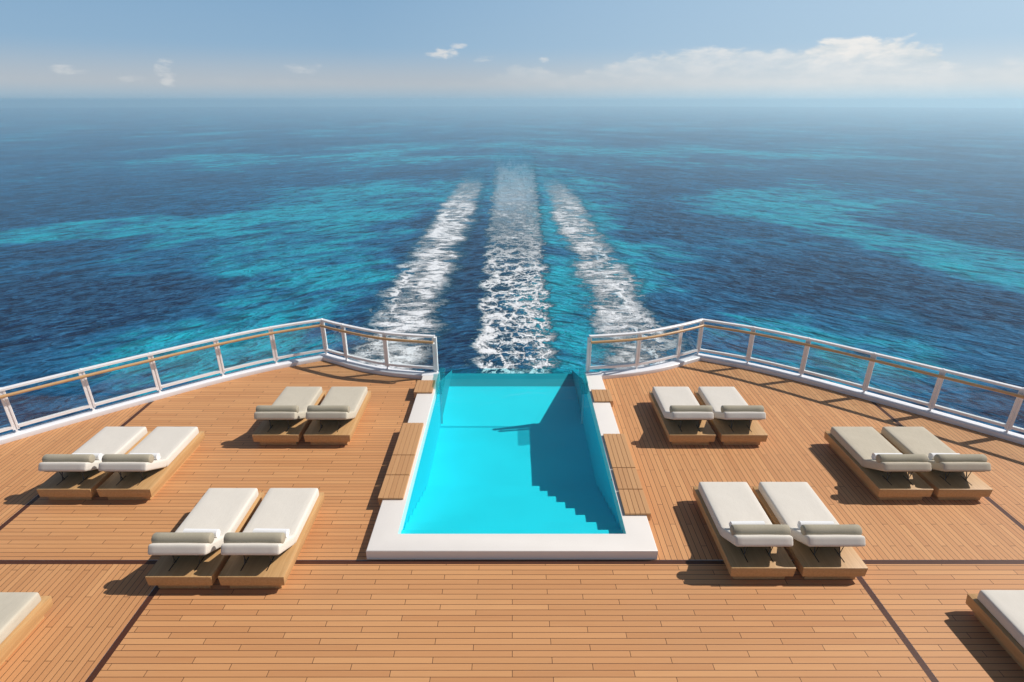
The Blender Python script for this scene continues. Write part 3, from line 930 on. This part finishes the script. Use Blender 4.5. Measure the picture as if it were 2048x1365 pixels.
# ------------------------------------------------------------------ sky and sun
SUN = Vector((1.03, 0.26, 1.0)).normalized()
elev = math.asin(SUN.z); az = math.atan2(SUN.x, SUN.y)
g = G('World', world=True)
sky = g.nt.nodes.new('ShaderNodeTexSky'); sky.sky_type = 'NISHITA'; sky.sun_disc = False
sky.sun_elevation = elev; sky.sun_rotation = az
sky.altitude = 0; sky.air_density = 1.0; sky.dust_density = 1.2; sky.ozone_density = 1.5
tc = g.nt.nodes.new('ShaderNodeTexCoord')
d = g.xyz(tc.outputs['Generated'])
el = g.mul(g.ma('ARCSINE', d[2]), 57.2958)
azd = g.mul(g.ma('ARCTAN2', d[0], d[1]), 57.2958)
nv = g.vec(g.mul(azd, 0.16), g.mul(el, 0.42), 0.0)
n1 = g.noise(nv, 1.3, 8, 0.64, 0.3)
n2 = g.noise(nv, 3.2, 5, 0.6, 0.1)
# cloud bank on the right: top edge as a function of azimuth
ramp = g.nt.nodes.new('ShaderNodeFloatCurve')
cm = ramp.mapping.curves[0]
px = [(-42, 2.4), (-20, 2.4), (-5, 2.2), (-1, 3.1), (1.5, 3.7), (4.5, 3.2), (9, 3.7), (13.5, 4.6), (20, 4.9), (24, 4.6), (26.5, 5.3), (31, 5.0), (34, 4.3), (35.2, 3.3), (39, 3.4), (44, 3.6)]
pts = [((a+50)/100.0, b/10.0) for a, b in px]
cm.points[0].location = (0.0, 0.24); cm.points[1].location = (1.0, 0.36)
for a, b in pts: cm.points.new(a, b)
ramp.mapping.update()
g.set(ramp, 'Value', g.div(g.add(azd, 50.0), 100.0))
topel = g.mul(ramp.outputs[0], 10.0)
edge = g.sub(g.add(g.sub(topel, 0.75), g.add(g.mul(g.sub(n1, 0.5), 2.0), g.mul(g.sub(n2, 0.5), 1.3))), el)
peak = g.mul(g.step(azd, 22.0, 26.5), g.step(azd, 33.0, 37.0, a=1.0, b=0.0))
thick = g.add(g.mul(peak, 0.30), g.mul(g.step(n2, 0.35, 0.7), 0.20))
bank = g.mul(g.step(edge, -0.10, 0.50), g.mul(g.step(azd, -6.0, 5.0, a=0.35, b=1.0), g.add(0.62, thick)))
bank = g.mul(bank, g.step(azd, -42.0, -2.0, a=0.5, b=1.0))
shade = g.add(g.mul(n1, 0.6), g.mul(n2, 0.4))
puffs = None
for (pxx, pyy, rx, ry, s) in [(885, 107, 46, 16, 1.0), (917, 93, 22, 7, 0.8), (968, 119, 34, 9, 0.6), (1088, 118, 15, 9, 0.7),
                              (330, 144, 22, 26, 0.6), (140, 138, 34, 10, 0.5), (610, 138, 40, 13, 0.4), (265, 156, 30, 8, 0.35)]:
    a_ = math.degrees(math.atan2((pxx-1024)/1138, math.cos(R(22.976)) + (682.5-pyy)/1138*math.sin(R(22.976))))
    dd = Vector(((pxx-1024)/1138, math.cos(R(22.976)) + (682.5-pyy)/1138*math.sin(R(22.976)), -math.sin(R(22.976)) + (682.5-pyy)/1138*math.cos(R(22.976)))).normalized()
    e_ = math.degrees(math.asin(dd.z))
    u = g.div(g.sub(azd, a_), rx*0.044); v = g.div(g.sub(el, e_), ry*0.044)
    r2 = g.add(g.mul(u, u), g.mul(v, v))
    q = g.sub(1.0, r2)
    q = g.mul(g.step(g.add(q, g.mul(g.sub(n2, 0.5), 4.2)), 0.25, 1.35), g.ma('MULTIPLY', s, 0.8))
    puffs = q if puffs is None else g.mx(puffs, q)
cloudc = g.mix(g.step(shade, 0.35, 0.62), col(0.62, 0.69, 0.73), col(0.86, 0.85, 0.83))
cloudc = g.mix(g.mul(g.step(azd, -10.0, 30.0, a=1.0, b=0.0), 0.55), cloudc, col(0.53, 0.56, 0.58))
hazec = col(0.53, 0.585, 0.63)
SK = 0.052
skyc = g.n('ShaderNodeVectorMath', _operation='SCALE'); g.set(skyc, 'i0', sky.outputs[0]); skyc.inputs['Scale'].default_value = SK
base = skyc.outputs[0]
# clear blue of the lower sky, brighter towards the sun's side
low = g.mix(g.step(azd, -14.0, 46.0, 'LINEAR'), col(0.238, 0.405, 0.60), col(0.50, 0.67, 0.83))
low = g.mix(g.step(el, 2.5, 8.5, 'LINEAR', a=0.25, b=0.0), low, col(0.48, 0.62, 0.68))
behind = g.step(g.ma('ABSOLUTE', azd), 60.0, 110.0, a=1.0, b=0.45)
c = g.mix(g.mul(g.step(el, 10.0, 32.0, a=1.0, b=0.0), behind), base, low)
mist = g.step(el, 1.0, 4.6, a=1.0, b=0.0)
HZ = g.mix(g.step(azd, -10.0, 34.0), col(0.47, 0.515, 0.56), col(0.69, 0.735, 0.755))
c = g.mix(g.mul(mist, g.mul(behind, 0.95)), c, HZ)
c = g.mix(g.step(el, -0.2, 1.5, a=1.0, b=0.0), c, col(0.70, 0.92, 1.05), 'MULTIPLY')
c = g.mix(g.mul(bank, g.step(el, 0.5, 4.2, a=0.15, b=1.0)), c, cloudc)
c = g.mix(puffs, c, g.mix(0.5, cloudc, col(0.86, 0.83, 0.80)))
bg = g.n('ShaderNodeBackground'); g.set(bg, 'Color', c); bg.inputs['Strength'].default_value = 1.0
g.surf(bg)

ld = bpy.data.lights.new('sun', 'SUN'); ld.energy = 4.3; ld.angle = R(0.5); ld.color = (1.0, 0.95, 0.88)
lo = bpy.data.objects.new('sun', ld); C.objects.link(lo)
lo.rotation_euler = SUN.to_track_quat('Z', 'Y').to_euler()
lo.location = SUN*60

# ------------------------------------------------------------------ camera
cd = bpy.data.cameras.new('camera'); cam = bpy.data.objects.new('camera', cd); C.objects.link(cam)
cd.sensor_width = 36; cd.lens = 1138/2048*36
cd.clip_start = 0.1; cd.clip_end = 60000
cam.location = (0, 0, CAMZ); cam.rotation_euler = (R(90-22.976), 0, 0)
sc = bpy.context.scene
sc.camera = cam
sc.view_settings.view_transform = 'Standard'; sc.view_settings.look = 'None'
sc.view_settings.exposure = 0; sc.view_settings.gamma = 1
sc.render.engine = 'CYCLES'
sc.cycles.max_bounces = 8; sc.cycles.transparent_max_bounces = 16
sc.cycles.volume_bounces = 3
